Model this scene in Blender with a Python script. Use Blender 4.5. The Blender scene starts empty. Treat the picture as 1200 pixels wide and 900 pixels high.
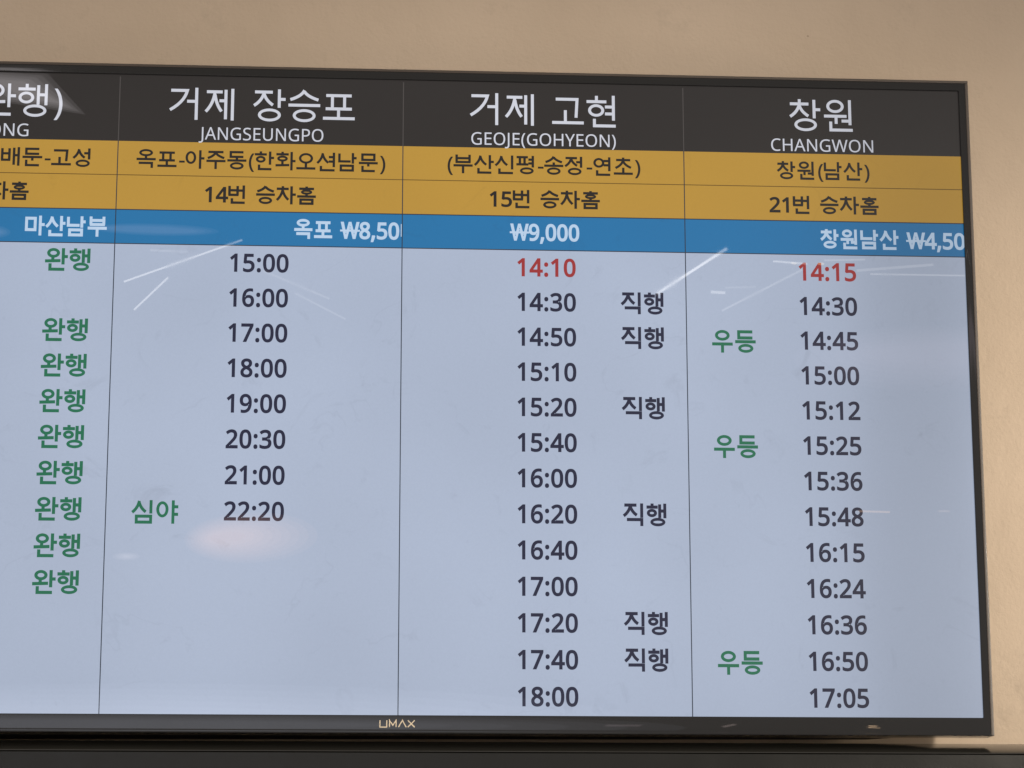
import bpy, math, random
from mathutils import Vector, Matrix
from mathutils.geometry import delaunay_2d_cdt

scene = bpy.context.scene
COL = scene.collection
R = math.radians

# ---------------------------------------------------------------- camera, world, light
CW = 0.415                      # one timetable column is 0.415 m wide, the screen four of them
PX = CW / 480.0                 # one pixel of the 1920 x 1080 display
Z0 = 3.00                       # height of the top edge of the lit screen
def W(px, py, y=0.0):           # display pixel -> point in the room (y: metres, + is towards the wall)
    return Vector((px * PX, y, Z0 - py * PX))

F_PX = 2949.56
rot = Vector((-0.213729, -0.063687, 0.006123))
tr = Vector((-2.38187, -1.10825, 8.83444))
Rm = Matrix.Rotation(rot.length, 3, rot.normalized())
cu = -(Rm.transposed() @ tr)    # camera centre in column units (right, down, away)
CAM = Vector((cu.x * CW, cu.z * CW, Z0 - cu.y * CW))
def todir(v):                   # camera space (right, down, forward) -> room
    a = Rm.transposed() @ Vector(v)
    return Vector((a.x, a.z, -a.y))
right, up, back = todir((1, 0, 0)), todir((0, -1, 0)), todir((0, 0, -1))
cam = bpy.data.cameras.new('camera'); co = bpy.data.objects.new('camera', cam); COL.objects.link(co)
co.matrix_world = Matrix(((right.x, up.x, back.x, CAM.x), (right.y, up.y, back.y, CAM.y), (right.z, up.z, back.z, CAM.z), (0, 0, 0, 1)))
cam.sensor_width = 36; cam.lens = F_PX / 1200 * 36; cam.clip_end = 200; cam.clip_start = 0.05
scene.camera = co
scene.view_settings.view_transform = 'Standard'; scene.view_settings.look = 'None'
scene.view_settings.exposure = 0; scene.view_settings.gamma = 1
scene.render.engine = 'CYCLES'
scene.cycles.use_denoising = True

world = bpy.data.worlds.new('World'); scene.world = world; world.use_nodes = True
nt = world.node_tree; bg = nt.nodes['Background']
tc = nt.nodes.new('ShaderNodeTexCoord'); mp = nt.nodes.new('ShaderNodeMapping'); mp.inputs['Scale'].default_value = (1, 1, 2.2)
nz = nt.nodes.new('ShaderNodeTexNoise'); nz.inputs['Scale'].default_value = 3.1; nz.inputs['Detail'].default_value = 3
rp = nt.nodes.new('ShaderNodeValToRGB')
rp.color_ramp.elements[0].position = 0.3; rp.color_ramp.elements[0].color = (0.62, 0.56, 0.50, 1)
rp.color_ramp.elements[1].position = 0.72; rp.color_ramp.elements[1].color = (0.98, 0.90, 0.86, 1)
nt.links.new(tc.outputs['Generated'], mp.inputs['Vector']); nt.links.new(mp.outputs[0], nz.inputs['Vector'])
nt.links.new(nz.outputs['Fac'], rp.inputs['Fac']); nt.links.new(rp.outputs[0], bg.inputs['Color'])
bg.inputs['Strength'].default_value = 0.66

def spot(loc, target, power, size, blend, radius, color):
    l = bpy.data.lights.new('unseen_wall_spot', 'SPOT'); l.energy = power; l.spot_size = R(size); l.spot_blend = blend
    l.shadow_soft_size = radius; l.color = color
    o = bpy.data.objects.new('unseen_wall_spot', l); COL.objects.link(o); o.location = loc
    o.rotation_euler = (Vector(target) - Vector(loc)).to_track_quat('-Z', 'Y').to_euler()
    return o
spot((5.6, -7.0, 3.3), (0.86, 0.135, 1.30), 2050, 27, 0.40, 0.3, (1.0, 0.90, 0.76))  # added spot; its cone edge makes the fade at the wall's top
spot((4.6, -1.3, 2.12), (1.6, 0.135, 2.0), 110, 60, 1.0, 0.25, (1.0, 0.86, 0.66))

# hall ceiling lamps and added haze and glint lamps, mirrored in the glossy screen
CEIL = CAM.z + 2.6
def ray(x, y):
    return todir(((x - 600) / F_PX, (y - 450) / F_PX, 1)).normalized()
CM = Vector((CAM.x, -CAM.y, CAM.z))             # the viewer's mirror image behind the wall
def hall_point(x, y, dist=None):
    d = ray(x, y)
    s = dist if dist else (CEIL - CAM.z) / d.z
    p = CAM + d * s
    return Vector((p.x, -p.y, p.z)), s
def mirror_lamp(x0, y0, x1, y1, wpx, rad, color=(1, 1, 1), shape='RECTANGLE', dist=None):
    _, s = hall_point((x0 + x1) / 2, (y0 + y1) / 2, dist)
    a, _ = hall_point(x0, y0, s); b, _ = hall_point(x1, y1, s)
    c = (a + b) / 2; ax = (b - a); L = ax.length; ax.normalize()
    n = (CM - c).normalized(); ax = (ax - n * ax.dot(n)).normalized(); ay = (-n).cross(ax) * -1
    l = bpy.data.lights.new('reflected_lamp', 'AREA'); l.shape = shape
    l.size = L; l.size_y = wpx / F_PX * s
    l.energy = rad * math.pi * l.size * l.size_y * (math.pi / 4 if shape == 'ELLIPSE' else 1); l.color = color
    o = bpy.data.objects.new('reflected_lamp', l); COL.objects.link(o)
    z = -n; y = z.cross(ax)                       # lamp shines along its local -Z
    o.matrix_world = Matrix(((ax.x, y.x, z.x, c.x), (ax.y, y.y, z.y, c.y), (ax.z, y.z, z.z, c.z), (0, 0, 0, 1)))
    return o
TUBE = (1.0, 0.97, 0.92)
for a in [(145, 330, 284, 281, 2.6, 4.6), (157, 363, 197, 325, 2.6, 4.6), (176, 293, 220, 295, 2.5, 1.6),
          (308, 317, 386, 350, 2.2, 1.6), (345, 343, 405, 374, 2.2, 1.5), (770, 344, 852, 291, 3.6, 7.0),
          (846, 364, 940, 316, 2.2, 2.4), (833, 342, 850, 343, 4, 3.4), (850, 337, 886, 336, 2, 1.3),
          (906, 306, 946, 309, 2.6, 3.6), (966, 305, 1014, 304, 2.0, 2.2), (1004, 317, 1094, 310, 3.0, 2.0),
          (1020, 321, 1137, 323, 1.8, 3.0)]:
    mirror_lamp(*a[:4], a[4] * (0.8 if a[5] > 3 else 1.0), a[5] * (1.6 if a[5] > 3 else 1.1), color=TUBE)
for i in range(4): mirror_lamp(108 + 5 * i, 267, 256 - 8 * i, 271, 14 - 2.5 * i, 0.42, (0.95, 0.9, 1.0), 'ELLIPSE', 13 + 0.02 * i)
for i in range(3): mirror_lamp(-60, 270, 12 - 4 * i, 272, 18 - 4 * i, 0.6, (0.95, 0.95, 1.0), 'ELLIPSE', 13 + 0.02 * i)
for i in range(9):            # unseen stacked lamps mirrored as a warm patch, bright in its middle
    k = i / 8
    mirror_lamp(216 + 30 * k, 633 - 2 * k, 372 - 84 * k, 627 + 1 * k, 58 - 46 * k, 0.62, (1.0, 0.52, 0.27), 'ELLIPSE', 16 + 0.02 * i)
for i in range(4): mirror_lamp(132 + 4 * i, 652, 164 - 4 * i, 652, 9 - 2 * i, 0.7, (1.0, 0.85, 0.8), 'ELLIPSE', 18 + 0.02 * i)
mirror_lamp(1006, 599, 1043, 600, 2.2, 4.5, (1.0, 0.62, 0.35)); mirror_lamp(1100, 599, 1113, 599, 2, 2.2, (1, 0.7, 0.5))
for i in range(6): mirror_lamp(930 + 16 * i, 420 - i, 1260 - 10 * i, 420 - i, 74 - 10 * i, 0.22, (1.0, 0.82, 0.94), 'ELLIPSE', 12 + 0.02 * i)  # added broad dim lamps give a soft pink reflected zone
mirror_lamp(1013, 848, 1024, 849, 2.6, 22, (1, 0.68, 0.42)); mirror_lamp(1023, 849, 1016, 855, 1.8, 14, (1, 0.68, 0.42))  # added small lamps whose mirror images are glints on the lower frame
mirror_lamp(1016, 855, 1031, 858, 2.6, 18, (1, 0.68, 0.42)); mirror_lamp(842, 855, 852, 843, 8, 3.6, (1, 0.8, 0.75))
mirror_lamp(700, 850, 742, 850, 8, 1.8, (1, 0.8, 0.85)); 
for i in range(6): mirror_lamp(-500, 866 - 2 * i, 800 - 70 * i, 862 - 2 * i, 120 - 16 * i, 0.46, (0.82, 0.86, 1.0), 'ELLIPSE', 22 + 0.05 * i)  # added wide lamps lay a bluish haze over the lower left
mirror_lamp(927, 308, 934, 309, 2.5, 5, (1, 0.8, 0.45), 'ELLIPSE'); mirror_lamp(958, 309, 966, 309, 3, 7, (1, 0.75, 0.4), 'ELLIPSE')  # added tiny lamps for two warm glints
# added light panels, shaped to mirror as the upper-left wedge of glare
def panel(P, Q, S, rad, color, length):
    # P corner, Q end of the short side, S a point of the long side through P (photo pixels)
    p, q, s_ = ray(*P), ray(*Q), ray(*S)
    nb = p.cross(s_)
    q2 = ray(Q[0] - (P[0] - S[0]), Q[1] - (P[1] - S[1]) + 6)
    na = q.cross(q2); dA = nb.cross(na).normalized()
    if dA.x > 0: dA = -dA
    nr = p.cross(q); dB = nr.cross(dA).normalized()
    s = (CEIL - CAM.z) / p.z; P3 = CAM + p * s
    # point on P3 + b dB that lies on the ray q (solve b dB - t q = CAM - P3)
    rhs = CAM - P3
    a11, a12, a22 = dB.dot(dB), -dB.dot(q), q.dot(q); r1, r2 = dB.dot(rhs), -q.dot(rhs)
    b = (r1 * a22 - a12 * r2) / (a11 * a22 - a12 * a12)
    c = P3 + dB * (b / 2) + dA * (length / 2)
    m = lambda v: Vector((v.x, -v.y, v.z))
    c, X, Y = m(c), m(dA).normalized(), m(dB).normalized()
    Zv = X.cross(Y)
    if Zv.dot(CM - c) > 0: Y = -Y; Zv = X.cross(Y)
    l = bpy.data.lights.new('glare_panel', 'AREA'); l.shape = 'RECTANGLE'; l.size = length; l.size_y = abs(b)
    l.energy = rad * math.pi * length * abs(b); l.color = color
    o = bpy.data.objects.new('glare_panel', l); COL.objects.link(o)
    o.matrix_world = Matrix(((X.x, Y.x, Zv.x, c.x), (X.y, Y.y, Zv.y, c.y), (X.z, Y.z, Zv.z, c.z), (0, 0, 0, 1)))
for i in range(5): panel((100 - 7 * i, 134 - 3.2 * i), (56 - 7 * i, 86 + 2.2 * i), (0, 119 - 2.2 * i), 0.95, (1.0, 0.93, 0.95), 1.6)

# ---------------------------------------------------------------- materials
def srgb(r, g, b):
    f = lambda c: (c / 255 / 12.92) if c / 255 <= 0.04045 else ((c / 255 + 0.055) / 1.055) ** 2.4
    return (f(r), f(g), f(b))
def nodes(name):
    m = bpy.data.materials.new(name); m.use_nodes = True
    return m, m.node_tree, m.node_tree.nodes['Principled BSDF']
def lit(name, rgb, rough=0.28):
    """a colour shown by the display: it gives off light under one glossy front surface"""
    m, t, p = nodes(name)
    p.inputs['Base Color'].default_value = (0.006, 0.006, 0.007, 1)
    p.inputs['Roughness'].default_value = rough
    p.inputs['Specular IOR Level'].default_value = 0.2
    p.inputs['Coat Weight'].default_value = 0.75; p.inputs['Coat Roughness'].default_value = 0.035
    geo = t.nodes.new('ShaderNodeNewGeometry')
    n1 = t.nodes.new('ShaderNodeTexNoise'); n1.inputs['Scale'].default_value = 2.3; n1.inputs['Detail'].default_value = 2
    r1 = t.nodes.new('ShaderNodeMapRange'); r1.inputs['From Min'].default_value = 0.3; r1.inputs['From Max'].default_value = 0.7
    r1.inputs['To Min'].default_value = 0.93; r1.inputs['To Max'].default_value = 1.06   # uneven backlight of a real panel
    t.links.new(geo.outputs['Position'], n1.inputs['Vector']); t.links.new(n1.outputs['Fac'], r1.inputs['Value'])
    # finger smears change the gloss
    n2 = t.nodes.new('ShaderNodeTexNoise'); n2.inputs['Scale'].default_value = 7; n2.inputs['Detail'].default_value = 6; n2.inputs['Distortion'].default_value = 1.2
    r2 = t.nodes.new('ShaderNodeMapRange'); r2.inputs['From Min'].default_value = 0.5; r2.inputs['From Max'].default_value = 0.75
    r2.inputs['To Min'].default_value = 0.006; r2.inputs['To Max'].default_value = 0.035
    t.links.new(geo.outputs['Position'], n2.inputs['Vector']); t.links.new(n2.outputs['Fac'], r2.inputs['Value'])
    t.links.new(r2.outputs[0], p.inputs['Coat Roughness'])
    # dust and dried wipe marks dim the light a little
    n3 = t.nodes.new('ShaderNodeTexNoise'); n3.inputs['Scale'].default_value = 11; n3.inputs['Detail'].default_value = 8; n3.inputs['Roughness'].default_value = 0.65; n3.inputs['Distortion'].default_value = 2.0
    r3 = t.nodes.new('ShaderNodeMapRange'); r3.inputs['From Min'].default_value = 0.60; r3.inputs['From Max'].default_value = 0.78
    r3.inputs['To Min'].default_value = 1.0; r3.inputs['To Max'].default_value = 0.88
    t.links.new(geo.outputs['Position'], n3.inputs['Vector']); t.links.new(n3.outputs['Fac'], r3.inputs['Value'])
    def mul(a, b):
        q = t.nodes.new('ShaderNodeMath'); q.operation = 'MULTIPLY'; t.links.new(a, q.inputs[0]); t.links.new(b, q.inputs[1]); return q
    # sparkle of the anti-glare film
    n4 = t.nodes.new('ShaderNodeTexNoise'); n4.inputs['Scale'].default_value = 420; n4.inputs['Detail'].default_value = 2; t.links.new(geo.outputs['Position'], n4.inputs['Vector'])
    r4 = t.nodes.new('ShaderNodeMapRange'); r4.inputs['From Min'].default_value = 0.3; r4.inputs['From Max'].default_value = 0.7; r4.inputs['To Min'].default_value = 0.985; r4.inputs['To Max'].default_value = 1.015
    t.links.new(n4.outputs['Fac'], r4.inputs['Value'])
    # dried edges of wipe marks
    n5 = t.nodes.new('ShaderNodeTexNoise'); n5.inputs['Scale'].default_value = 6.5; n5.inputs['Detail'].default_value = 4; n5.inputs['Distortion'].default_value = 0.8; t.links.new(geo.outputs['Position'], n5.inputs['Vector'])
    a5 = t.nodes.new('ShaderNodeMath'); a5.operation = 'SUBTRACT'; a5.inputs[1].default_value = 0.5; t.links.new(n5.outputs['Fac'], a5.inputs[0])
    b5 = t.nodes.new('ShaderNodeMath'); b5.operation = 'ABSOLUTE'; t.links.new(a5.outputs[0], b5.inputs[0])
    r5 = t.nodes.new('ShaderNodeMapRange'); r5.inputs['From Max'].default_value = 0.012; r5.inputs['To Min'].default_value = 1.0; r5.inputs['To Max'].default_value = 0.0; t.links.new(b5.outputs[0], r5.inputs['Value'])
    k5 = t.nodes.new('ShaderNodeMapRange'); k5.inputs['From Min'].default_value = 0.5; k5.inputs['From Max'].default_value = 0.62; k5.inputs['To Max'].default_value = 0.05; t.links.new(n2.outputs['Fac'], k5.inputs['Value'])
    w5 = mul(r5.outputs[0], k5.outputs[0]); i5 = t.nodes.new('ShaderNodeMath'); i5.operation = 'SUBTRACT'; i5.inputs[0].default_value = 1.0; t.links.new(w5.outputs[0], i5.inputs[1])
    m0 = mul(mul(mul(r1.outputs[0], r3.outputs[0]).outputs[0], r4.outputs[0]).outputs[0], i5.outputs[0])
    # darker strip painted into the emission towards the panel's right side
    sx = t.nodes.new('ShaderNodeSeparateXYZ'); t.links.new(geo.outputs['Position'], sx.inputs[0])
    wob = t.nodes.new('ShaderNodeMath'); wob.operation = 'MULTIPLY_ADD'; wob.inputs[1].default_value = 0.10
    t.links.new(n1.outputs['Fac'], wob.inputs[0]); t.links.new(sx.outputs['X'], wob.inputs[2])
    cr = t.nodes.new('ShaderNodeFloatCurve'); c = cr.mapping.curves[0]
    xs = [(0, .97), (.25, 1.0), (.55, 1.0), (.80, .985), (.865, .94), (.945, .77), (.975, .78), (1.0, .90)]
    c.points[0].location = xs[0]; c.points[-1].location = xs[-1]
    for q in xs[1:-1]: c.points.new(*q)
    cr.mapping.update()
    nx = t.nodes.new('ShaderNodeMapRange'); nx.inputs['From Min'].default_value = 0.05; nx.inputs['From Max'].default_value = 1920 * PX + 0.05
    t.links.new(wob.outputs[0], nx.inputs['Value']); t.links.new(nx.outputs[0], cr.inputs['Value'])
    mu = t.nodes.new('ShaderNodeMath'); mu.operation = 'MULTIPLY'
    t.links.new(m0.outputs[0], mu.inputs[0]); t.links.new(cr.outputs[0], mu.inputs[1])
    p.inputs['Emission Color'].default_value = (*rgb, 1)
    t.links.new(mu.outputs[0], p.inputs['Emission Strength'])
    return m
def sub(c, k=0.03):
    return tuple(max(0.0005, a - b) for a, b in zip(c, (k, k * 0.93, k * 0.87)))
M = {
 'paper':  lit('display_pale_blue', sub(srgb(174, 185, 206))),
 'black':  lit('display_header_black', sub(srgb(57, 54, 52))),
 'gold':   lit('display_gold', sub(srgb(187, 146, 67))),
 'blue':   lit('display_blue', sub(srgb(37, 118, 169))),
 'ink':    lit('display_dark_ink', sub(srgb(46, 50, 68))),
 'brown':  lit('display_brown_ink', sub(srgb(50, 42, 32))),
 'red':    lit('display_red_ink', sub(srgb(160, 60, 60))),
 'green':  lit('display_green_ink', sub(srgb(50, 114, 86))),
 'white':  lit('display_white_ink', sub(srgb(208, 210, 220))),
 'pale':   lit('display_pale_ink', sub(srgb(188, 210, 234))),
 'line':   lit('display_grid_line', sub(srgb(56, 62, 72))),
 'hline':  lit('display_header_line', sub(srgb(84, 80, 78))),
 'gline':  lit('display_gold_line', sub(srgb(108, 84, 44))),
}
def plastic(name, col, rough, coat=0.0, bump=0.0, scale=300, spec=0.5, crough=0.08):
    m, t, p = nodes(name); p.inputs['Specular IOR Level'].default_value = spec
    p.inputs['Base Color'].default_value = (*col, 1); p.inputs['Roughness'].default_value = rough
    p.inputs['Coat Weight'].default_value = coat; p.inputs['Coat Roughness'].default_value = crough
    geo = t.nodes.new('ShaderNodeNewGeometry'); n = t.nodes.new('ShaderNodeTexNoise'); n.inputs['Scale'].default_value = 14; n.inputs['Detail'].default_value = 7
    t.links.new(geo.outputs['Position'], n.inputs['Vector'])
    r = t.nodes.new('ShaderNodeMapRange'); r.inputs['To Min'].default_value = rough * 0.8; r.inputs['To Max'].default_value = min(1, rough * 1.3)
    t.links.new(n.outputs['Fac'], r.inputs['Value']); t.links.new(r.outputs[0], p.inputs['Roughness'])
    if bump:
        nb = t.nodes.new('ShaderNodeTexNoise'); nb.inputs['Scale'].default_value = scale
        t.links.new(geo.outputs['Position'], nb.inputs['Vector'])
        b = t.nodes.new('ShaderNodeBump'); b.inputs['Strength'].default_value = bump; b.inputs['Distance'].default_value = 0.001
        t.links.new(nb.outputs['Fac'], b.inputs['Height']); t.links.new(b.outputs[0], p.inputs['Normal'])
    return m
M['bezel'] = plastic('black_gloss_plastic', (0.009, 0.009, 0.009), 0.12, 0.45, spec=0.22, crough=0.012)
M['front'] = plastic('dark_satin_board', (0.006, 0.006, 0.0045), 0.22, 0.0, 0.1, spec=0.35)
M['trim'] = plastic('dark_brushed_trim', (0.05, 0.036, 0.026), 0.35, 0.2)
M['housing'] = plastic('black_matt_plastic', (0.022, 0.022, 0.022), 0.55, 0, 0.3)
M['ledge'] = plastic('dark_lacquered_ledge', (0.022, 0.021, 0.018), 0.20, 0.3)
M['gilt'] = plastic('gilt_lettering', (0.62, 0.52, 0.38), 0.4)

def wall_mat():
    m, t, p = nodes('beige_painted_plaster')
    geo = t.nodes.new('ShaderNodeNewGeometry')
    def noise(scale, detail, rough=0.5, dist=0):
        n = t.nodes.new('ShaderNodeTexNoise'); n.inputs['Scale'].default_value = scale; n.inputs['Detail'].default_value = detail
        n.inputs['Roughness'].default_value = rough; n.inputs['Distortion'].default_value = dist
        t.links.new(geo.outputs['Position'], n.inputs['Vector']); return n
    a = noise(3.0, 5); ra = t.nodes.new('ShaderNodeValToRGB')
    ra.color_ramp.elements[0].position = 0.3; ra.color_ramp.elements[0].color = (0.50, 0.400, 0.302, 1)
    ra.color_ramp.elements[1].position = 0.7; ra.color_ramp.elements[1].color = (0.56, 0.452, 0.347, 1)
    t.links.new(a.outputs['Fac'], ra.inputs['Fac'])
    s = noise(6.0, 10, 0.75, 0.2); rs = t.nodes.new('ShaderNodeMapRange'); rs.inputs['From Min'].default_value = 0.56; rs.inputs['From Max'].default_value = 0.78
    rs.inputs['To Min'].default_value = 0; rs.inputs['To Max'].default_value = 0.42
    t.links.new(s.outputs['Fac'], rs.inputs['Value'])
    mx = t.nodes.new('ShaderNodeMix'); mx.data_type = 'RGBA'; mx.inputs['B'].default_value = (0.27, 0.22, 0.17, 1)
    t.links.new(rs.outputs[0], mx.inputs['Factor']); t.links.new(ra.outputs[0], mx.inputs['A'])
    # scattered specks
    v = t.nodes.new('ShaderNodeTexVoronoi'); v.inputs['Scale'].default_value = 13; t.links.new(geo.outputs['Position'], v.inputs['Vector'])
    rv = t.nodes.new('ShaderNodeMapRange'); rv.inputs['From Min'].default_value = 0.012; rv.inputs['From Max'].default_value = 0.03
    rv.inputs['To Min'].default_value = 0.5; rv.inputs['To Max'].default_value = 0
    t.links.new(v.outputs['Distance'], rv.inputs['Value'])
    mx2 = t.nodes.new('ShaderNodeMix'); mx2.data_type = 'RGBA'; mx2.inputs['B'].default_value = (0.2, 0.15, 0.11, 1)
    t.links.new(rv.outputs[0], mx2.inputs['Factor']); t.links.new(mx.outputs['Result'], mx2.inputs['A'])
    t.links.new(mx2.outputs['Result'], p.inputs['Base Color'])
    p.inputs['Roughness'].default_value = 0.75; p.inputs['Specular IOR Level'].default_value = 0.25
    f = noise(170, 4, 0.6); g = noise(24, 4)
    ad = t.nodes.new('ShaderNodeMath'); ad.operation = 'MULTIPLY_ADD'; ad.inputs[1].default_value = 0.35
    t.links.new(f.outputs['Fac'], ad.inputs[0]); t.links.new(g.outputs['Fac'], ad.inputs[2])
    b = t.nodes.new('ShaderNodeBump'); b.inputs['Strength'].default_value = 0.75; b.inputs['Distance'].default_value = 0.003
    t.links.new(ad.outputs[0], b.inputs['Height']); t.links.new(b.outputs[0], p.inputs['Normal'])
    return m
M['wall'] = wall_mat()

# ---------------------------------------------------------------- mesh helpers
def mesh_obj(name, verts, faces, mat, parent=None, smooth=False):
    me = bpy.data.meshes.new(name); me.from_pydata([tuple(v) for v in verts], [], faces); me.update()
    if mat: me.materials.append(mat)
    if smooth:
        for p in me.polygons: p.use_smooth = True
    o = bpy.data.objects.new(name, me); COL.objects.link(o)
    if parent: o.parent = parent
    return o
def bevelled(name, verts, faces, mat, parent=None, width=0.001, seg=3):
    import bmesh
    bm = bmesh.new(); vs = [bm.verts.new(v) for v in verts]
    for f in faces: bm.faces.new([vs[i] for i in f])
    bmesh.ops.recalc_face_normals(bm, faces=bm.faces)
    es = [e for e in bm.edges if e.calc_face_angle(0) > R(20)]
    bmesh.ops.bevel(bm, geom=es, offset=width, segments=seg, affect='EDGES', profile=0.5)
    me = bpy.data.meshes.new(name); bm.to_mesh(me); bm.free(); me.materials.append(mat)
    for p in me.polygons: p.use_smooth = True
    o = bpy.data.objects.new(name, me); COL.objects.link(o)
    if parent: o.parent = parent
    mod = o.modifiers.new('normals', 'WEIGHTED_NORMAL'); mod.keep_sharp = True
    return o
BOXF = [(0, 1, 2, 3), (7, 6, 5, 4), (0, 4, 5, 1), (1, 5, 6, 2), (2, 6, 7, 3), (3, 7, 4, 0)]
def box(name, a, b, mat, parent=None, width=0.001, seg=2):
    (x0, y0, z0), (x1, y1, z1) = a, b
    v = [(x0, y0, z0), (x1, y0, z0), (x1, y0, z1), (x0, y0, z1), (x0, y1, z0), (x1, y1, z0), (x1, y1, z1), (x0, y1, z1)]
    return bevelled(name, v, BOXF, mat, parent, width, seg)

# ---------------------------------------------------------------- wall
WALL_Y = 0.135
mesh_obj('wall', [(-6, WALL_Y, 0), (8, WALL_Y, 0), (8, WALL_Y, 5.4), (-6, WALL_Y, 5.4), (-6, WALL_Y + .2, 0), (8, WALL_Y + .2, 0), (8, WALL_Y + .2, 5.4), (-6, WALL_Y + .2, 5.4)],
         BOXF, M['wall'])['kind'] = 'structure'

# ---------------------------------------------------------------- display monitor
tv = bpy.data.objects.new('display_monitor', None); COL.objects.link(tv); tv.location = (0, 0, 0)
tv['label'] = 'large black-framed flat display on the beige wall showing a bus timetable'
tv['category'] = 'display monitor'

FR = -0.0025     # front of the frame, proud of the screen
def frame_mesh():
    # ring round the screen: outer edge, inner edge, deep sides
    xo0, xo1, zo0, zo1 = -14.5 * PX, 1934.5 * PX, Z0 - 1109.5 * PX, Z0 + 15.5 * PX
    xi0, xi1, zi0, zi1 = 0.0, 1920 * PX, Z0 - 1080 * PX, Z0 + 0.0
    D = 0.042
    def rect(x0, x1, z0, z1, y): return [(x0, y, z0), (x1, y, z0), (x1, y, z1), (x0, y, z1)]
    v = rect(xi0, xi1, zi0, zi1, 0.004) + rect(xi0, xi1, zi0, zi1, FR) + rect(xo0, xo1, zo0, zo1, FR) + rect(xo0, xo1, zo0, zo1, D)
    f = []
    for k in range(3):
        for i in range(4):
            j = (i + 1) % 4; f.append((k * 4 + i, k * 4 + j, (k + 1) * 4 + j, (k + 1) * 4 + i))
    f.append((12, 13, 14, 15))
    f = [tuple(reversed(q)) for q in f]
    return v, f
v, f = frame_mesh()
bezel = bevelled('bezel', v, f, M['bezel'], tv, 0.0011, 3)
# thin brown outer trim strips round top and side
t0 = FR - 0.0012
box('trim_strip', (-14.5 * PX - 0.0018, t0, Z0 + 15.5 * PX - 0.0022), (1934.5 * PX + 0.0018, 0.035, Z0 + 15.5 * PX + 0.0018), M['trim'], tv, 0.0007)
box('trim_strip', (1934.5 * PX - 0.0028, t0 + 0.0003, Z0 - 1109.5 * PX), (1934.5 * PX + 0.0018, 0.035, Z0 + 15.5 * PX - 0.0024), M['trim'], tv, 0.0007)
box('trim_strip', (-14.5 * PX - 0.0018, t0 + 0.0003, Z0 - 1109.5 * PX), (-14.5 * PX + 0.0028, 0.035, Z0 + 15.5 * PX - 0.0024), M['trim'], tv, 0.0007)
# lower chin lip and the deeper back housing
box('chin_lip', (-14 * PX, FR - 0.0007, Z0 - 1109.2 * PX), (1931.5 * PX, 0.001, Z0 - 1103.4 * PX), M['bezel'], tv, 0.0005)
hz0, hz1 = Z0 - 1104.5 * PX, Z0 - 60 * PX
hx0, hx1 = 60 * PX, 1800 * PX
hv = [(hx0, .0405, hz0 - .005), (hx1 + .05, .0405, hz0), (hx1 + .05, .0405, hz1), (hx0 - .0, .0405, hz1), (hx0, .118, hz0 - .006), (hx1 - .04, .118, hz0 - .0015), (hx1 - .04, .118, hz1 - .05), (hx0, .118, hz1 - .05)]
bevelled('rear_housing', hv, BOXF, M['housing'], tv, 0.003, 2)
for bx in (520, 1400):
    box('wall_bracket', (bx * PX - .03, .1185, Z0 - .80), (bx * PX + .03, WALL_Y - 0.0005, Z0 - .12), M['housing'], tv)

# screen panel and the flat colour fields it shows
scr = mesh_obj('screen', [W(0, 0, .001), W(1920, 0, .001), W(1920, 1080, .001), W(0, 1080, .001), W(0, 0, .0035), W(1920, 0, .0035), W(1920, 1080, .0035), W(0, 1080, .0035)],
               [(3, 2, 1, 0), (4, 5, 6, 7), (0, 1, 5, 4), (1, 2, 6, 5), (2, 3, 7, 6), (3, 0, 4, 7)], M['paper'], tv)
def field(name, x0, y0, x1, y1, mat, y=0.0008, label=None):
    o = mesh_obj(name, [W(x0, y1, y), W(x1, y1, y), W(x1, y0, y), W(x0, y0, y)], [(0, 1, 2, 3)], M[mat], scr)
    if label: o['label'] = label
    return o
field('header_band', 0, 0, 1920, 118, 'black', label='black band with the destination names')
field('gold_band', 0, 118, 1920, 177.4, 'gold', label='gold band with the routes')
field('gold_band', 0, 177.4, 1920, 238, 'gold', label='gold band with the boarding bays')
field('fare_band', 0, 238, 1920, 297.2, 'blue', label='blue band with the fares')
field('rule_line', 0, 176.8, 1920, 178.2, 'gline', 0.0006)
field('rule_line', 0, 237.2, 1920, 238.9, 'line', 0.0006)
field('rule_line', 0, 296.4, 1920, 298.0, 'line', 0.0006)
for k in (1, 2, 3):
    field('column_line', k * 480 - .8, 4, k * 480 + .8, 118, 'hline', 0.0005)
    field('column_line', k * 480 - .8, 118, k * 480 + .8, 1080, 'line', 0.0005)

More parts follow.
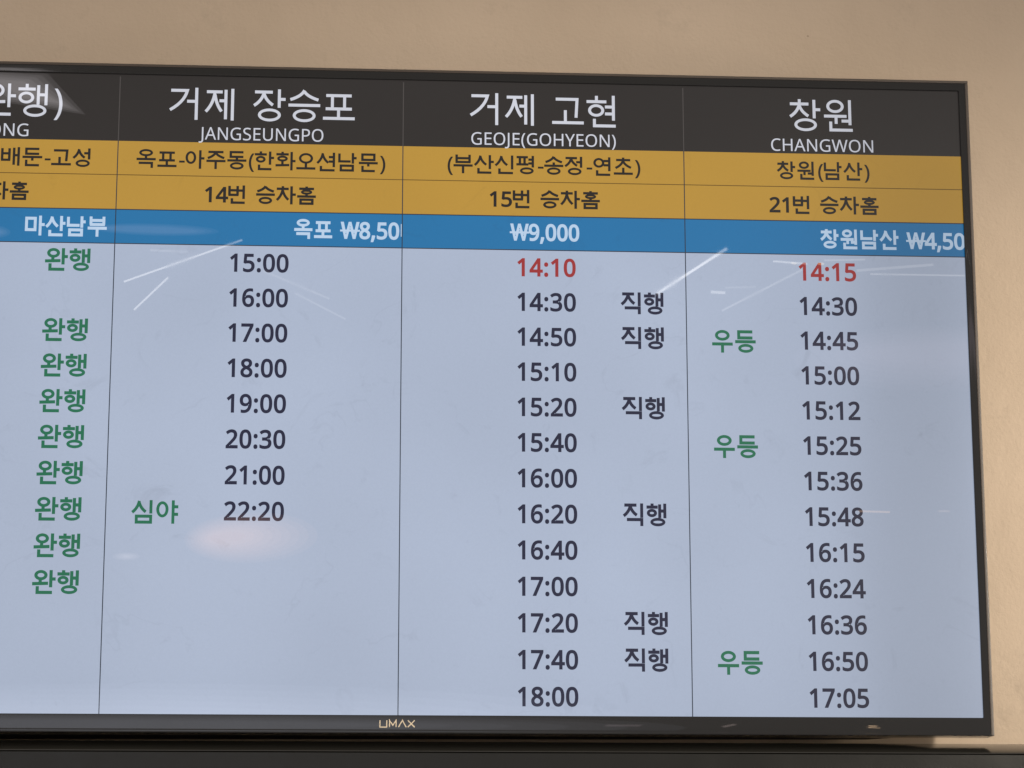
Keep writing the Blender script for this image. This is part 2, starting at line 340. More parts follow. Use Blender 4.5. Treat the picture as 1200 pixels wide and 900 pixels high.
# ---------------------------------------------------------------- lettering
# outlines of figures and capitals: character -> (advance, contours), cap height 480
LATIN = {'0':(384,[[(191,-7),(153,-3),(121,10),(94,30),(72,59),(60,82),(50,108),(43,137),(37,169),(34,203),(33,240),(34,278),(37,313),(42,344),(49,373),(61,407),(78,435),(99,458),(125,474),(156,484),(191,487),(229,483),(262,471),(289,450),(312,422),(324,399),(334,373),(341,344),(347,313),(350,278),(351,240),(350,203),(347,169),(342,137),(335,108),(322,74),(305,45),(284,23),(258,6),(227,-3)],[(191,44),(224,49),(250,65),(268,92),(277,114),(283,139),(288,169),(290,203),(292,240),(290,278),(288,311),(283,340),(277,366),(268,388),(250,415),(224,431),(191,436),(159,431),(133,415),(114,388),(106,366),(100,340),(96,311),(93,278),(92,240),(93,203),(96,169),(100,140),(106,114),(114,93),(133,65),(159,49)]]),'1':(384,[[(181,0),(181,335),(181,382),(183,418),(164,400),(142,381),(91,339),(60,379),(189,480),(238,480),(238,0)]]),'2':(384,[[(32,0),(32,49),(158,176),(219,240),(241,268),(256,296),(266,324),(269,355),(263,390),(246,415),(219,431),(185,436),(152,433),(123,424),(96,409),(69,390),(38,430),(57,445),(79,458),(102,470),(128,479),(155,484),(185,486),(216,484),(245,478),(270,467),(291,452),(312,427),(325,396),(330,359),(328,334),(323,311),(314,288),(303,267),(288,245),(271,224),(252,202),(230,179),(207,155),(107,56),(107,54),(349,54),(349,0)]]),'3':(384,[[(162,-7),(137,-6),(114,-4),(92,-1),(60,7),(30,20),(30,74),(62,61),(95,51),(130,45),(162,43),(202,46),(232,54),(256,68),(271,87),(281,110),(284,138),(280,165),(268,186),(249,202),(222,214),(189,220),(150,222),(103,222),(103,273),(150,273),(187,275),(217,284),(240,298),(257,316),(267,338),(271,363),(265,394),(247,417),(219,432),(183,436),(147,434),(117,425),(90,412),(62,396),(33,436),(51,449),(72,461),(96,472),(123,480),(152,485),(183,486),(218,484),(248,478),(274,467),(294,453),(315,428),(327,400),(331,367),(328,337),(319,312),(304,290),(284,274),(260,261),(232,252),(232,250),(267,243),(296,231),(318,214),(333,192),(343,166),(346,136),(344,110),(337,85),(326,62),(311,42),(291,25),(266,11),(244,4),(220,-2),(192,-6)]]),'4':(384,[[(244,0),(244,109),(14,109),(14,159),(240,482),(301,482),(301,162),(371,162),(371,109),(301,109),(301,0)],[(72,162),(244,162),(244,313),(245,372),(247,419),(244,419),(231,392),(216,367)]]),'5':(384,[[(167,-7),(131,-5),(97,0),(67,8),(42,20),(42,75),(69,62),(101,52),(135,46),(167,44),(200,46),(229,55),(253,69),(271,89),(282,115),(285,147),(282,176),(273,200),(256,219),(234,233),(203,242),(165,244),(122,241),(83,234),(54,253),(72,480),(312,480),(312,426),(122,426),(111,287),(142,292),(185,294),(220,292),(251,285),(278,273),(302,257),(321,237),(335,213),(343,185),(346,153),(343,118),(334,87),(319,59),(298,36),(272,17),(242,4),(206,-4)]]),'6':(384,[[(200,-7),(171,-4),(143,3),(118,16),(95,34),(75,57),(59,86),(49,111),(42,139),(38,170),(37,205),(38,239),(41,273),(46,307),(54,339),(65,369),(79,397),(97,422),(119,444),(146,462),(169,473),(195,480),(224,485),(256,486),(288,485),(303,483),(316,480),(316,430),(288,436),(258,438),(229,436),(203,431),(181,422),(153,404),(132,380),(117,351),(106,318),(101,294),(98,270),(96,244),(100,244),(118,266),(143,284),(163,293),(187,298),(214,300),(243,298),(270,291),(294,279),(314,262),(331,241),(343,216),(350,187),(353,154),(350,119),(342,87),(329,60),(311,36),(289,18),(263,4),(233,-4)],[(200,43),(226,46),(249,55),(268,70),(282,92),(291,120),(294,154),(292,183),(284,207),(271,227),(253,242),(230,251),(202,254),(172,251),(146,241),(126,226),(110,208),(100,187),(97,166),(100,137),(108,108),(122,82),(142,62),(168,48)]]),'7':(384,[[(91,0),(288,426),(30,426),(30,480),(351,480),(351,434),(156,0)]]),'8':(384,[[(193,-7),(157,-5),(125,2),(98,12),(74,27),(51,53),(38,84),(33,122),(36,153),(47,179),(63,202),(83,221),(107,237),(132,250),(110,265),(90,281),(73,299),(59,320),(51,344),(48,372),(53,406),(67,434),(89,456),(118,473),(141,480),(165,485),(191,486),(222,484),(249,479),(273,470),(295,457),(317,434),(331,406),(335,371),(332,344),(323,321),(308,301),(290,283),(268,268),(244,254),(272,239),(298,222),(319,203),(336,181),(347,155),(351,124),(346,87),(332,55),(308,28),(285,13),(258,2),(228,-4)],[(194,277),(226,293),(253,312),(271,337),(277,369),(271,399),(253,421),(226,434),(191,438),(157,434),(130,421),(112,399),(106,369),(109,346),(118,328),(132,312),(150,299)],[(192,40),(222,43),(247,51),(267,64),(286,90),(293,124),(286,156),(265,182),(245,196),(220,210),(192,222),(181,226),(154,213),(132,199),(114,183),(96,155),(91,122),(97,90),(116,64),(135,51),(161,43)]]),'9':(384,[[(129,-7),(98,-5),(68,0),(68,50),(96,44),(128,42),(157,43),(183,48),(205,57),(233,75),(254,99),(270,128),(280,161),(285,185),(288,210),(290,235),(285,235),(267,214),(243,196),(222,187),(199,181),(171,179),(142,182),(115,189),(92,201),(72,217),(55,238),(43,263),(36,292),(34,324),(36,356),(42,385),(53,411),(67,433),(85,452),(106,467),(130,478),(157,484),(187,486),(216,484),(244,476),(269,463),(292,445),(312,422),(328,393),(337,368),(344,340),(348,309),(349,275),(348,240),(345,206),(340,173),(332,141),(322,110),(307,82),(289,57),(267,35),(240,18),(217,7),(191,-1),(161,-5)],[(184,226),(214,229),(240,239),(261,254),(276,272),(286,292),(290,314),(287,342),(278,371),(264,397),(244,418),(218,432),(187,436),(161,434),(138,424),(118,409),(104,387),(95,360),(92,325),(94,296),(102,272),(114,252),(132,237),(155,229)]]),':':(180,[[(89,278),(74,281),(60,289),(51,303),(48,324),(51,345),(60,359),(74,367),(89,369),(106,367),(119,359),(128,345),(132,324),(128,303),(119,289),(106,281)],[(89,-9),(74,-7),(60,1),(51,15),(48,36),(51,57),(60,71),(74,79),(89,81),(106,79),(119,71),(128,57),(132,36),(128,15),(119,1),(106,-7)]]),',':(180,[[(28,-87),(47,-3),(53,27),(57,53),(61,78),(124,78),(129,70),(122,46),(114,20),(104,-8),(71,-87)]]),'(':(202,[[(126,-106),(106,-82),(89,-56),(74,-30),(61,-2),(51,28),(42,58),(35,89),(31,120),(28,152),(27,184),(28,217),(31,249),(35,280),(42,312),(51,342),(61,372),(74,401),(89,428),(106,454),(126,480),(181,480),(164,454),(147,427),(133,399),(121,370),(110,340),(102,310),(95,279),(90,248),(88,216),(87,185),(88,154),(90,123),(95,92),(102,62),(110,32),(121,2),(133,-26),(147,-54),(163,-80),(181,-106)]]),')':(202,[[(21,-106),(38,-80),(54,-54),(68,-26),(81,2),(91,32),(100,62),(106,92),(111,123),(114,154),(115,185),(114,216),(111,248),(106,279),(100,310),(91,340),(80,370),(68,399),(54,427),(38,454),(20,480),(76,480),(95,454),(112,428),(127,401),(140,372),(151,342),(159,312),(166,280),(171,249),(174,217),(175,184),(174,152),(171,120),(166,89),(159,58),(151,28),(140,-2),(127,-30),(112,-56),(95,-82),(76,-106)]]),'-':(216,[[(27,154),(27,206),(189,206),(189,154)]]),'J':(183,[[(-3,-128),(-31,-125),(-52,-119),(-52,-68),(-30,-72),(-4,-74),(12,-73),(28,-68),(42,-59),(52,-44),(59,-24),(62,3),(62,480),(122,480),(122,7),(120,-25),(114,-53),(103,-76),(88,-95),(63,-113),(32,-124)]]),'A':(429,[[(0,0),(187,482),(242,482),(428,0),(366,0),(308,148),(118,148),(61,0)],[(138,202),(290,202),(236,347),(230,367),(221,396),(214,419),(203,378),(193,347)]]),'N':(510,[[(65,0),(65,480),(135,480),(391,83),(394,83),(392,115),(390,162),(389,209),(389,480),(445,480),(445,0),(375,0),(118,398),(116,398),(119,340),(121,268),(121,0)]]),'G':(489,[[(271,-7),(235,-5),(202,1),(172,10),(145,23),(121,40),(100,59),(82,82),(68,108),(56,137),(48,169),(43,203),(41,240),(43,276),(48,310),(58,341),(70,370),(87,396),(106,419),(129,439),(156,456),(185,469),(217,479),(252,484),(290,486),(316,485),(341,483),(366,479),(400,470),(432,458),(410,406),(383,416),(352,425),(320,431),(286,433),(253,431),(223,425),(197,415),(173,400),(152,382),(135,359),(121,334),(112,306),(106,274),(104,240),(106,203),(112,170),(123,139),(137,112),(157,89),(181,70),(202,60),(226,52),(254,47),(285,46),(314,46),(338,49),(379,57),(379,200),(273,200),(273,253),(439,253),(439,18),(413,10),(387,4),(361,-1),(333,-4),(303,-6)]]),'S':(369,[[(166,-7),(140,-6),(115,-4),(91,-1),(60,6),(34,16),(34,74),(61,64),(94,54),(119,50),(143,47),(169,46),(201,48),(228,55),(250,66),(270,91),(277,123),(274,145),(267,162),(253,178),(232,192),(214,202),(191,211),(164,222),(135,233),(110,246),(89,260),(72,276),(54,300),(44,330),(40,364),(45,400),(60,430),(83,454),(114,472),(138,480),(165,485),(193,486),(219,485),(243,483),(266,479),(297,470),(326,459),(307,408),(281,418),(253,426),(223,431),(192,433),(164,431),(142,425),(124,414),(107,392),(101,363),(104,341),(112,323),(125,308),(144,294),(171,281),(206,267),(233,256),(257,245),(278,233),(303,214),(322,191),(333,163),(337,128),(334,98),(326,72),(311,48),(291,29),(266,13),(236,2),(203,-4)]]),'E':(373,[[(65,0),(65,480),(333,480),(333,426),(126,426),(126,277),(321,277),(321,224),(126,224),(126,53),(333,53),(333,0)]]),'U':(491,[[(243,-7),(209,-5),(178,1),(151,11),(128,24),(107,42),(87,68),(72,98),(63,133),(60,171),(60,480),(121,480),(121,169),(124,132),(135,102),(152,78),(176,60),(208,49),(246,46),(286,50),(317,61),(341,80),(357,106),(367,135),(370,169),(370,480),(430,480),(430,169),(428,137),(421,107),(410,80),(394,55),(373,34),(348,16),(326,6),(301,-1),(274,-5)]]),'P':(406,[[(65,0),(65,480),(192,480),(228,478),(259,474),(286,466),(310,456),(329,443),(348,422),(361,398),(369,370),(372,338),(370,313),(364,288),(354,264),(340,243),(320,224),(294,208),(272,199),(245,192),(215,188),(181,187),(126,187),(126,0)],[(126,238),(174,238),(216,241),(250,248),(276,261),(295,279),(306,304),(310,336),(306,364),(296,387),(280,405),(256,418),(225,425),(187,428),(126,428)]]),'O':(524,[[(263,-7),(227,-5),(194,1),(165,11),(139,24),(116,41),(96,61),(79,84),(65,111),(55,140),(47,171),(42,205),(41,241),(42,277),(47,310),(55,341),(65,370),(79,396),(96,419),(116,439),(139,456),(165,470),(194,479),(227,485),(263,487),(298,485),(329,479),(358,470),(384,456),(407,440),(427,420),(444,396),(458,370),(469,342),(477,310),(482,276),(484,240),(482,204),(477,171),(469,139),(458,110),(444,84),(427,61),(407,41),(384,24),(358,11),(329,1),(297,-5)],[(263,46),(301,49),(333,59),(361,75),(382,98),(396,120),(406,146),(414,174),(418,206),(420,240),(418,275),(414,307),(406,335),(396,360),(382,382),(361,405),(334,421),(301,431),(263,434),(225,431),(193,421),(165,405),(143,382),(130,360),(119,335),(111,307),(106,275),(105,240),(106,206),(111,174),(118,146),(129,120),(143,98),(165,75),(192,59),(225,49)]]),'H':(498,[[(65,0),(65,480),(126,480),(126,277),(371,277),(371,480),(432,480),(432,0),(371,0),(371,224),(126,224),(126,0)]]),'Y':(380,[[(160,0),(160,183),(0,480),(66,480),(190,244),(315,480),(380,480),(220,186),(220,0)]]),'C':(424,[[(261,-7),(226,-5),(194,1),(165,10),(139,24),(116,40),(96,60),(79,83),(66,110),(55,139),(47,170),(42,204),(41,240),(43,276),(48,309),(56,340),(68,368),(82,395),(100,418),(122,438),(146,455),(173,469),(203,478),(236,484),(271,486),(308,484),(342,479),(374,470),(404,458),(379,407),(356,417),(330,425),(302,431),(271,433),(234,430),(202,420),(173,404),(149,382),(133,359),(121,334),(112,306),(106,274),(105,240),(106,206),(111,174),(120,146),(131,121),(146,98),(169,76),(198,59),(231,50),(270,46),(301,48),(330,52),(385,65),(385,13),(358,4),(329,-2),(298,-6)]]),'W':(625,[[(135,0),(8,480),(71,480),(146,187),(160,127),(169,72),(179,130),(194,190),(279,480),(341,480),(429,188),(445,127),(455,72),(465,127),(479,187),(553,480),(616,480),(488,0),(427,0),(334,314),(323,353),(314,388),(310,409),(303,372),(287,312),(196,0)]])}
CAP = 479.5
# hangul syllables as strokes in an em of 100 (ink 0..86 wide, 0..87 high); L line, E ring, B closed box
def leg(xm, y0, xl, yl, xr, yr):                 # the two legs of siot / jieut
    return [('C', (xm, y0), (xm - (xm - xl) * .18, y0 + (yl - y0) * .62), (xl, yl)), ('C', (xm, y0 + (yr - y0) * .15), (xm + (xr - xm) * .22, y0 + (yr - y0) * .66), (xr, yr))]
def L(*p): return [('L',) + tuple(p)]
def V(x, a, b): return L((x, a), (x, b))
def H(a, b, y): return L((a, y), (b, y))
def O(cx, cy, rx, ry): return [('E', cx, cy, rx, ry)]        # outer radii
def B(x0, x1, y0, y1): return [('B', x0, x1, y0, y1)]
def bieup(x0, x1, yb, ym, h0=0): return V(x0, h0, yb) + V(x1, h0, yb) + H(x0, x1, ym) + H(x0 - 5, x1 + 5, yb)
def nieun(x0, x1, y0, y1): return L((x0, y0), (x0, y1), (x1, y1))
def digeut(x0, x1, y0, y1): return L((x1, y0), (x0, y0), (x0, y1), (x1, y1))
def iung(cy=70): return O(43, cy, 31, 17.5)
HG = {
 '거': [('G', 3, 8, 46, 61)] + V(71, 0, 87) + H(46, 71, 37),
 '제': H(4, 46, 10) + leg(26, 10, 2, 64, 44, 63) + V(55, 4, 84) + H(38, 55, 34) + V(73, 1, 87),
 '장': H(3, 51, 8) + leg(28, 8, 1, 45, 52, 43) + V(69, 0, 50) + H(69, 86, 27) + iung(),
 '승': leg(43, 1, 5, 27, 81, 27) + H(0, 86, 42) + iung(70),
 '포': H(8, 77, 14) + V(25, 14, 50) + V(58, 14, 50) + H(7, 78, 50) + V(42, 50, 76) + H(0, 86, 76),
 '고': L((10, 12), (68, 12), (65, 62)) + V(36, 42, 76) + H(0, 86, 76),
 '현': V(27, 1, 15) + H(0, 54, 17) + O(26, 41, 22, 17) + V(73, 0, 68) + H(50, 73, 31) + H(50, 73, 50) + nieun(21, 79, 64, 83),
 '창': V(27, 0, 13) + H(1, 52, 13) + leg(27, 13, 1, 48, 51, 46) + V(67, 1, 52) + H(67, 84, 28) + O(43, 70, 31, 17.5),
 '원': O(31, 18, 24, 18) + H(0, 62, 45) + V(33, 45, 66) + V(71, 0, 69) + H(48, 71, 58) + nieun(18, 78, 60, 83),
 '완': O(32, 19, 25, 19) + V(30, 34, 50) + L((0, 51), (60, 49)) + V(70, 0, 64) + H(70, 88, 33) + nieun(20, 76, 60, 83),
 '행': V(23, 0, 13) + H(0, 46, 14) + O(22, 37, 21, 16) + V(54, 3, 56) + V(75, 0, 57) + H(54, 75, 29) + O(46, 72, 31, 16.5),
 '배': bieup(6, 37, 60, 30, 6) + V(57, 3, 83) + V(77, 0, 87) + H(57, 77, 38),
 '둔': digeut(16, 72, 7, 30) + H(0, 86, 45) + V(43, 45, 62) + nieun(17, 73, 58, 83),
 '성': leg(26, 4, 1, 46, 51, 44) + V(70, 0, 52) + H(48, 70, 23) + iung(),
 '옥': O(42, 16, 31, 17) + V(42, 30, 45) + H(0, 86, 46) + L((10, 64), (69, 64), (69, 87)),
 '아': O(24, 35, 24, 30) + V(66, 0, 87) + H(66, 85, 38),
 '주': H(8, 76, 7) + leg(42, 7, 6, 36, 80, 35) + H(0, 86, 49) + V(42, 49, 87),
 '동': digeut(15, 72, 6, 28) + V(43, 28, 44) + H(0, 86, 45) + iung(),
 '한': V(27, 0, 13) + H(0, 54, 14) + O(27, 37, 22, 16) + V(69, 0, 62) + H(69, 87, 30) + nieun(20, 76, 62, 83),
 '화': V(31, 0, 12) + H(3, 59, 12) + O(31, 32, 24, 14) + V(31, 44, 62) + L((0, 64), (62, 62)) + V(72, 0, 87) + H(72, 90, 43),
 '오': O(43, 29, 32, 25) + V(43, 52, 75) + H(0, 86, 76),
 '션': leg(25, 3, 0, 50, 50, 48) + V(75, 0, 68) + H(52, 75, 21) + H(52, 75, 42) + nieun(17, 79, 63, 83),
 '남': nieun(6, 57, 3, 40) + V(67, 0, 50) + H(67, 84, 24) + B(13, 67, 60, 82),
 '문': B(16, 70, 6, 31) + H(0, 86, 46) + V(43, 46, 62) + nieun(17, 73, 59, 83),
 '번': bieup(6, 43, 46, 24, 3) + H(43, 71, 25) + V(71, 0, 65) + nieun(18, 77, 62, 83),
 '차': V(28, 0, 13) + H(0, 55, 13) + leg(28, 13, 1, 67, 54, 65) + V(68, 0, 87) + H(68, 88, 40),
 '홈': V(43, 0, 10) + H(9, 77, 11) + O(43, 27, 26, 12.5) + V(43, 36, 48) + H(0, 86, 48) + B(16, 70, 63, 82),
 '마': B(6, 45, 12, 62) + V(68, 0, 87) + H(68, 88, 39),
 '산': leg(27, 3, 1, 48, 53, 46) + V(69, 0, 66) + H(69, 87, 32) + nieun(18, 76, 62, 83),
 '부': bieup(14, 72, 35, 17) + H(0, 86, 51) + V(43, 51, 88),
 '신': leg(27, 3, 0, 48, 53, 46) + V(75, 0, 66) + nieun(18, 79, 62, 83),
 '평': H(1, 52, 7) + V(16, 7, 41) + V(37, 7, 41) + H(0, 54, 41) + V(74, 0, 55) + H(54, 74, 18) + H(54, 74, 36) + O(47, 71, 31, 16.5),
 '송': leg(43, 1, 6, 28, 80, 28) + V(43, 29, 44) + H(0, 86, 45) + iung(),
 '정': H(2, 54, 7) + leg(28, 7, 0, 46, 54, 43) + V(72, 0, 52) + H(50, 72, 26) + iung(),
 '연': O(27, 27, 25, 23) + H(48, 74, 18) + H(48, 74, 38) + V(74, 0, 66) + nieun(19, 78, 62, 83),
 '초': V(43, 0, 12) + H(11, 75, 12) + leg(43, 13, 8, 50, 78, 48) + V(43, 48, 75) + H(0, 86, 76),
 '직': H(3, 53, 7) + leg(28, 7, 0, 49, 54, 46) + V(74, 0, 56) + L((13, 63), (74, 63), (74, 88)),
 '우': O(42, 22, 30, 21) + H(0, 84, 56) + V(42, 56, 90),
 '등': digeut(15, 71, 7, 31) + H(0, 84, 46) + iung(72),
 '심': leg(27, 3, 0, 46, 53, 44) + V(73, 0, 50) + B(17, 73, 60, 82),
 '야': O(24, 34, 24, 30) + V(66, 0, 87) + H(66, 86, 24) + H(66, 86, 52),
}
def stroke(pts, w):
    h = w / 2; n = len(pts); P = [Vector(p) for p in pts]; a, b = [], []
    for i in range(n):
        if i == 0: d = (P[1] - P[0]).normalized(); m = Vector((-d.y, d.x)); k = h
        elif i == n - 1: d = (P[-1] - P[-2]).normalized(); m = Vector((-d.y, d.x)); k = h
        else:
            d1, d2 = (P[i] - P[i - 1]).normalized(), (P[i + 1] - P[i]).normalized()
            n1, n2 = Vector((-d1.y, d1.x)), Vector((-d2.y, d2.x)); m = (n1 + n2).normalized(); k = h / max(0.3, m.dot(n1))
        a.append(P[i] + m * k); b.append(P[i] - m * k)
    return [tuple(p) for p in a + b[::-1]]
def quad(p0, p1, p2, n=7):
    p0, p1, p2 = Vector(p0), Vector(p1), Vector(p2)
    return [tuple(p0 * (1 - t) ** 2 + p1 * 2 * t * (1 - t) + p2 * t * t) for t in [i / n for i in range(n + 1)]]
def ell(cx, cy, rx, ry, n=28):
    return [(cx + rx * math.cos(2 * math.pi * i / n), cy + ry * math.sin(2 * math.pi * i / n)) for i in range(n)]
def hangul_groups(ch, w):
    gs = []
    for s in HG[ch]:
        if s[0] == 'L':
            gs.append([stroke(s[1:], w)])
        elif s[0] == 'C':
            gs.append([stroke(quad(*s[1:]), w)])
        elif s[0] == 'G':
            _, x0, y0, x1, y1 = s
            gs.append([stroke([(x0, y0)] + quad((x1, y0), (x1 - 7, y0 + (y1 - y0) * .58), (x0 - 2, y1)), w)])
        elif s[0] == 'E':
            _, cx, cy, rx, ry = s
            gs.append([ell(cx, cy, rx, ry), ell(cx, cy, max(1, rx - w), max(1, ry - w * .92))])
        elif s[0] == 'B':
            _, x0, x1, y0, y1 = s; h = w / 2
            gs.append([[(x0 - h, y0 - h), (x1 + h, y0 - h), (x1 + h, y1 + h), (x0 - h, y1 + h)], [(x0 + h, y0 + h), (x1 - h, y0 + h), (x1 - h, y1 - h), (x0 + h, y1 - h)]])
    return gs
def area(c): return sum(c[i][0] * c[(i + 1) % len(c)][1] - c[(i + 1) % len(c)][0] * c[i][1] for i in range(len(c))) / 2
def offset(contours, o):
    sgn = 1 if area(max(contours, key=lambda c: abs(area(c)))) > 0 else -1
    out = []
    for c in contours:
        n = len(c); r = []
        for i in range(n):
            p, a, b = Vector(c[i]), Vector(c[i - 1]), Vector(c[(i + 1) % n])
            d1, d2 = (p - a).normalized(), (b - p).normalized()
            n1, n2 = Vector((d1.y, -d1.x)) * sgn, Vector((d2.y, -d2.x)) * sgn
            m = (n1 + n2)
            if m.length < 1e-4: m = n1.copy()
            m.normalize(); r.append(tuple(p + m * (o / max(0.45, m.dot(n1)))))
        out.append(r)
    return out
def latin_groups(ch, bold):
    won = ch == '₩'
    adv, cs = LATIN['W' if won else ch]
    k = 69.5 / CAP
    gs = []
    pts = [[(x * k, 81 - y * k) for x, y in c] for c in cs]
    sx = 0.93 if won else 1.0
    if won: pts = [[(x * sx, y) for x, y in c] for c in pts]
    # figures keep their own even-odd fill; separate blobs (colon) stay in one group
    pts = offset(pts, bold) if bold else pts
    gs.append(pts)
    if won: gs.append([[(-5, 43), (adv * k * sx + 5, 43), (adv * k * sx + 5, 51.5), (-5, 51.5)]])
    return adv * k * sx, gs
CACHE = {}
def glyph(ch, w, bold):
    """-> advance, triangulated (verts, faces)"""
    key = (ch, w, bold)
    if key in CACHE: return CACHE[key]
    if ch in HG: adv, gs = 94, hangul_groups(ch, w)
    else: adv, gs = latin_groups(ch, bold)
    vs, fs, gid = [], [], []
    for gi, g in enumerate(gs):
        for c in g:
            c = list(c)
            if area(c) < 0: c = c[::-1]
            b = len(vs); vs += [Vector((p[0], p[1])) for p in c]; fs.append(list(range(b, b + len(c)))); gid.append(gi)
    ov, oe, of, _, _, src = delaunay_2d_cdt(vs, [], fs, 1, 1e-4)
    keep = []
    for f, s in zip(of, src):
        cnt = {}
        for i in s: cnt[gid[i]] = cnt.get(gid[i], 0) + 1
        if any(c % 2 for c in cnt.values()): keep.append(tuple(f))
    CACHE[key] = (adv, [tuple(v) for v in ov], keep)
    return CACHE[key]
def text(name, s, xl, xr, yc, em, w, bold, mat, label=None, track=0, clip=None, parent=None, y=0.0004, latin=False):
    """lettering on the display; xl..xr ink extent, yc centre of the ink (display pixels)"""
    x = 0; vs, fs = [], []; k = em / 100
    for ch in s:
        if ch == ' ': x += 34 + track; continue
        adv, v, f = glyph(ch, w, bold); b = len(vs)
        vs += [(p[0] + x, p[1]) for p in v]; fs += [tuple(i + b for i in q) for q in f]
        x += adv + track
    x0, x1 = min(p[0] for p in vs), max(p[0] for p in vs)
    mid = 46.25 if latin else 43.5
    kx = (xr - xl) / (x1 - x0)
    P = []
    for px, py in vs:
        X = xl + (px - x0) * kx
        if clip: X = min(X, clip)
        P.append(W(X, yc + (py - mid) * k, y))
    o = mesh_obj(name, P, [q[::1] for q in fs], M[mat], parent or scr)
    me = o.data
    if label: o['label'] = label
    return o
# destination names
text('destination_name', '거제', 563.7, 672.8, 49.9, 65.5, 8.0, 0, 'white')
text('destination_name', '장승포', 705.2, 877.5, 49.9, 65.5, 8.0, 0, 'white')
text('destination_name', '거제', 1073.5, 1183.1, 48.9, 65.5, 8.0, 0, 'white')
text('destination_name', '고현', 1214.4, 1323.5, 49.4, 65.5, 8.0, 0, 'white')
text('destination_name', '창원', 1623.9, 1733.5, 48.7, 65.5, 8.0, 0, 'white')
text('destination_name', '완행)', 251.0, 384.5, 49.0, 65.5, 8.0, 0, 'white')
text('romanized_name', 'JANGSEUNGPO', 614.8, 824.9, 102.0, 31.5, 0, 0, 'white', latin=True)
text('romanized_name', 'GEOJE(GOHYEON)', 1076.2, 1323.3, 101.9, 31.5, 0, 0, 'white', latin=True)
text('romanized_name', 'CHANGWON', 1591.1, 1768.1, 102.9, 31.5, 0, 0, 'white', latin=True)
text('romanized_name', 'ONG', 262.5, 329.4, 102.0, 31.5, 0, 0, 'white', latin=True)
# routes
text('route_text', '옥포-아주동(한화오션남문)', 511.6, 930.4, 148.4, 37.6, 11.0, 0.9, 'brown')
text('route_text', '(부산신평-송정-연초)', 1036.0, 1365.0, 147.5, 37.6, 11.0, 0.9, 'brown')
text('route_text', '창원(남산)', 1599.9, 1760.3, 148.2, 37.0, 11.0, 0.9, 'brown')
text('route_text', '배둔-고성', 285.4, 434.4, 148.8, 37.6, 11.0, 0.9, 'brown')
# boarding bays
text('platform_text', '14번 승차홈', 627.5, 813.9, 208.5, 36.6, 11.8, 2.6, 'brown')
text('platform_text', '15번 승차홈', 1107.4, 1295.2, 207.6, 36.6, 11.8, 2.6, 'brown')
text('platform_text', '21번 승차홈', 1585.7, 1774.2, 209.2, 36.6, 11.8, 2.6, 'brown')
text('platform_text', '차홈', 267.0, 334.0, 208.6, 36.6, 11.8, 2.6, 'brown')
# fares
text('fare_text', '마산남부', 330.3, 465.8, 268.6, 39.5, 12.8, 3.0, 'pale')
text('fare_text', '옥포 ₩8,50', 778.5, 955.0, 267.0, 39.5, 12.8, 3.0, 'pale')
field('fare_text', 957.6, 255.5, 959.0, 277.5, 'pale', 0.0004, label='cut-off last digit of the fare')
text('fare_text', '₩9,000', 1141.7, 1259.7, 266.2, 39.5, 12.8, 3.0, 'pale', latin=True)
text('fare_text', '창원남산 ₩4,50', 1671.8, 1921.5, 268.8, 39.0, 12.8, 3.0, 'pale', clip=1920)
# departure times
ROW = lambda k: 327.4 + 60.12 * k
def times(lst, xc, half, red=()):
    for k, s in lst:
        m = 'red' if k in red else 'ink'
        text('departure_time', s, xc - half, xc + half, ROW(k), 42.3, 0, 2.7, m, track=2.2, label='red next departure ' + s if k in red else None, latin=True)
times(list(enumerate(['15:00', '16:00', '17:00', '18:00', '19:00', '20:30', '21:00', '22:20'])), 721.2, 49.0)
times(list(enumerate(['14:10', '14:30', '14:50', '15:10', '15:20', '15:40', '16:00', '16:20', '16:40', '17:00', '17:20', '17:40', '18:00'])), 1203.8, 49.4, (0,))
times(list(enumerate(['14:15', '14:30', '14:45', '15:00', '15:12', '15:25', '15:36', '15:48', '16:15', '16:24', '16:36', '16:50', '17:05'])), 1682.4, 49.2, (0,))
for k in (1, 2, 4, 7, 10, 11):
    text('service_tag', '직행', 1328.8, 1401.4, ROW(k) - 0.6, 43.2, 12.4, 0, 'ink')
for k in (2, 5, 11):
    text('service_tag', '우등', 1483.0, 1557.0, ROW(k) + 2.4, 44.0, 12.2, 0, 'green')
for k in (0, 2, 3, 4, 5, 6, 7, 8, 9):
    text('service_tag', '완행', 365.6, 440.4, ROW(k) - 1.2, 44.0, 12.2, 0, 'green')
text('service_tag', '심야', 521.4, 597.7, ROW(7) + 2.6, 44.6, 11.6, 0, 'green')

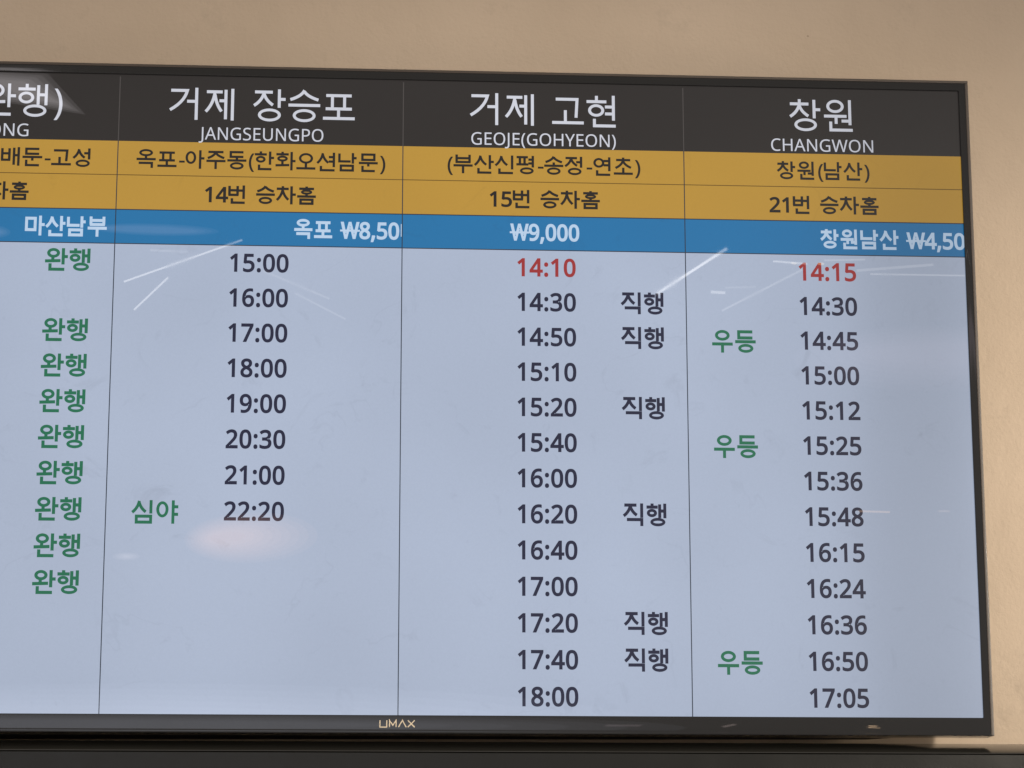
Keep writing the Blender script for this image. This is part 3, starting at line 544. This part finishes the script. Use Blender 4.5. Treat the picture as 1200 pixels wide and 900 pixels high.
# gilt maker's name on the lower frame
def logo():
    w = 1.7; z = 11.0; gs = []; x = 0
    S = [[(0, 0), (0, z), (11, z), (11, 0)], [(15.5, z), (15.5, 0.3), (20.8, 8), (26.1, 0.3), (26.1, z)], [(30, z), (36.2, 0), (42.4, z)], [(45, 0), (56, z)], [(56, 0), (45, z)]]
    vs, fs = [], []
    for s in S:
        c = stroke(s, w)
        if area(c) < 0: c = c[::-1]
        b = len(vs); vs += [Vector(p) for p in c]; fs.append(list(range(b, b + len(c))))
    ov, _, of, _, _, _ = delaunay_2d_cdt(vs, [], fs, 1, 1e-4)
    P = [W(931.0 + p[0], 1088.4 + p[1], FR - 0.0004) for p in ov]
    n = len(P); P += [W(931.0 + p[0], 1088.4 + p[1], FR + 0.0001) for p in ov]
    mesh_obj('maker_logo', P, [tuple(f) for f in of], M['gilt'], tv)
logo()

# ---------------------------------------------------------------- ledge below the display
def ledge():
    x0, x1 = -3.0, 5.0
    zt = Z0 - 1123.0 * PX + 0.006
    # profile (y, z) from the wall over a sloping glossy top to the front boards
    prof = [(WALL_Y - .0005, zt - .002), (.050, zt - .002), (.030, zt - .0058), (.014, zt - .0100), (.003, zt - .0138), (-.003, zt - .0168), (-.006, zt - .0196), (-.006, zt - .30), (WALL_Y - .0005, zt - .30)]
    return x0, x1, prof, zt
lx0, lx1, prof, zt = ledge()
led = bpy.data.objects.new('wall_ledge', None); COL.objects.link(led); led.location = (0.8, WALL_Y, zt - .3)
led['label'] = 'dark lacquered ledge running along the wall under the display'
led['category'] = 'ledge'
inv = Matrix.Translation(-led.location)
def prism(name, prof, mat, width):
    n = len(prof); off = led.location
    v = [(lx0 - off.x, y - off.y, z - off.z) for y, z in prof] + [(lx1 - off.x, y - off.y, z - off.z) for y, z in prof]
    f = [tuple(range(n)), tuple(reversed(range(n, 2 * n)))] + [(i, i + n, (i + 1) % n + n, (i + 1) % n) for i in range(n)]
    return bevelled(name, v, f, mat, led, width, 3)
prism('top_board', prof[:7] + [(WALL_Y - .0005, zt - .0198)], M['ledge'], 0.0015)
prism('front_board', [(WALL_Y - .0005, zt - .0203), (-.0035, zt - .0203), (-.0035, zt - .30), (WALL_Y - .0005, zt - .30)], M['front'], 0.0012)
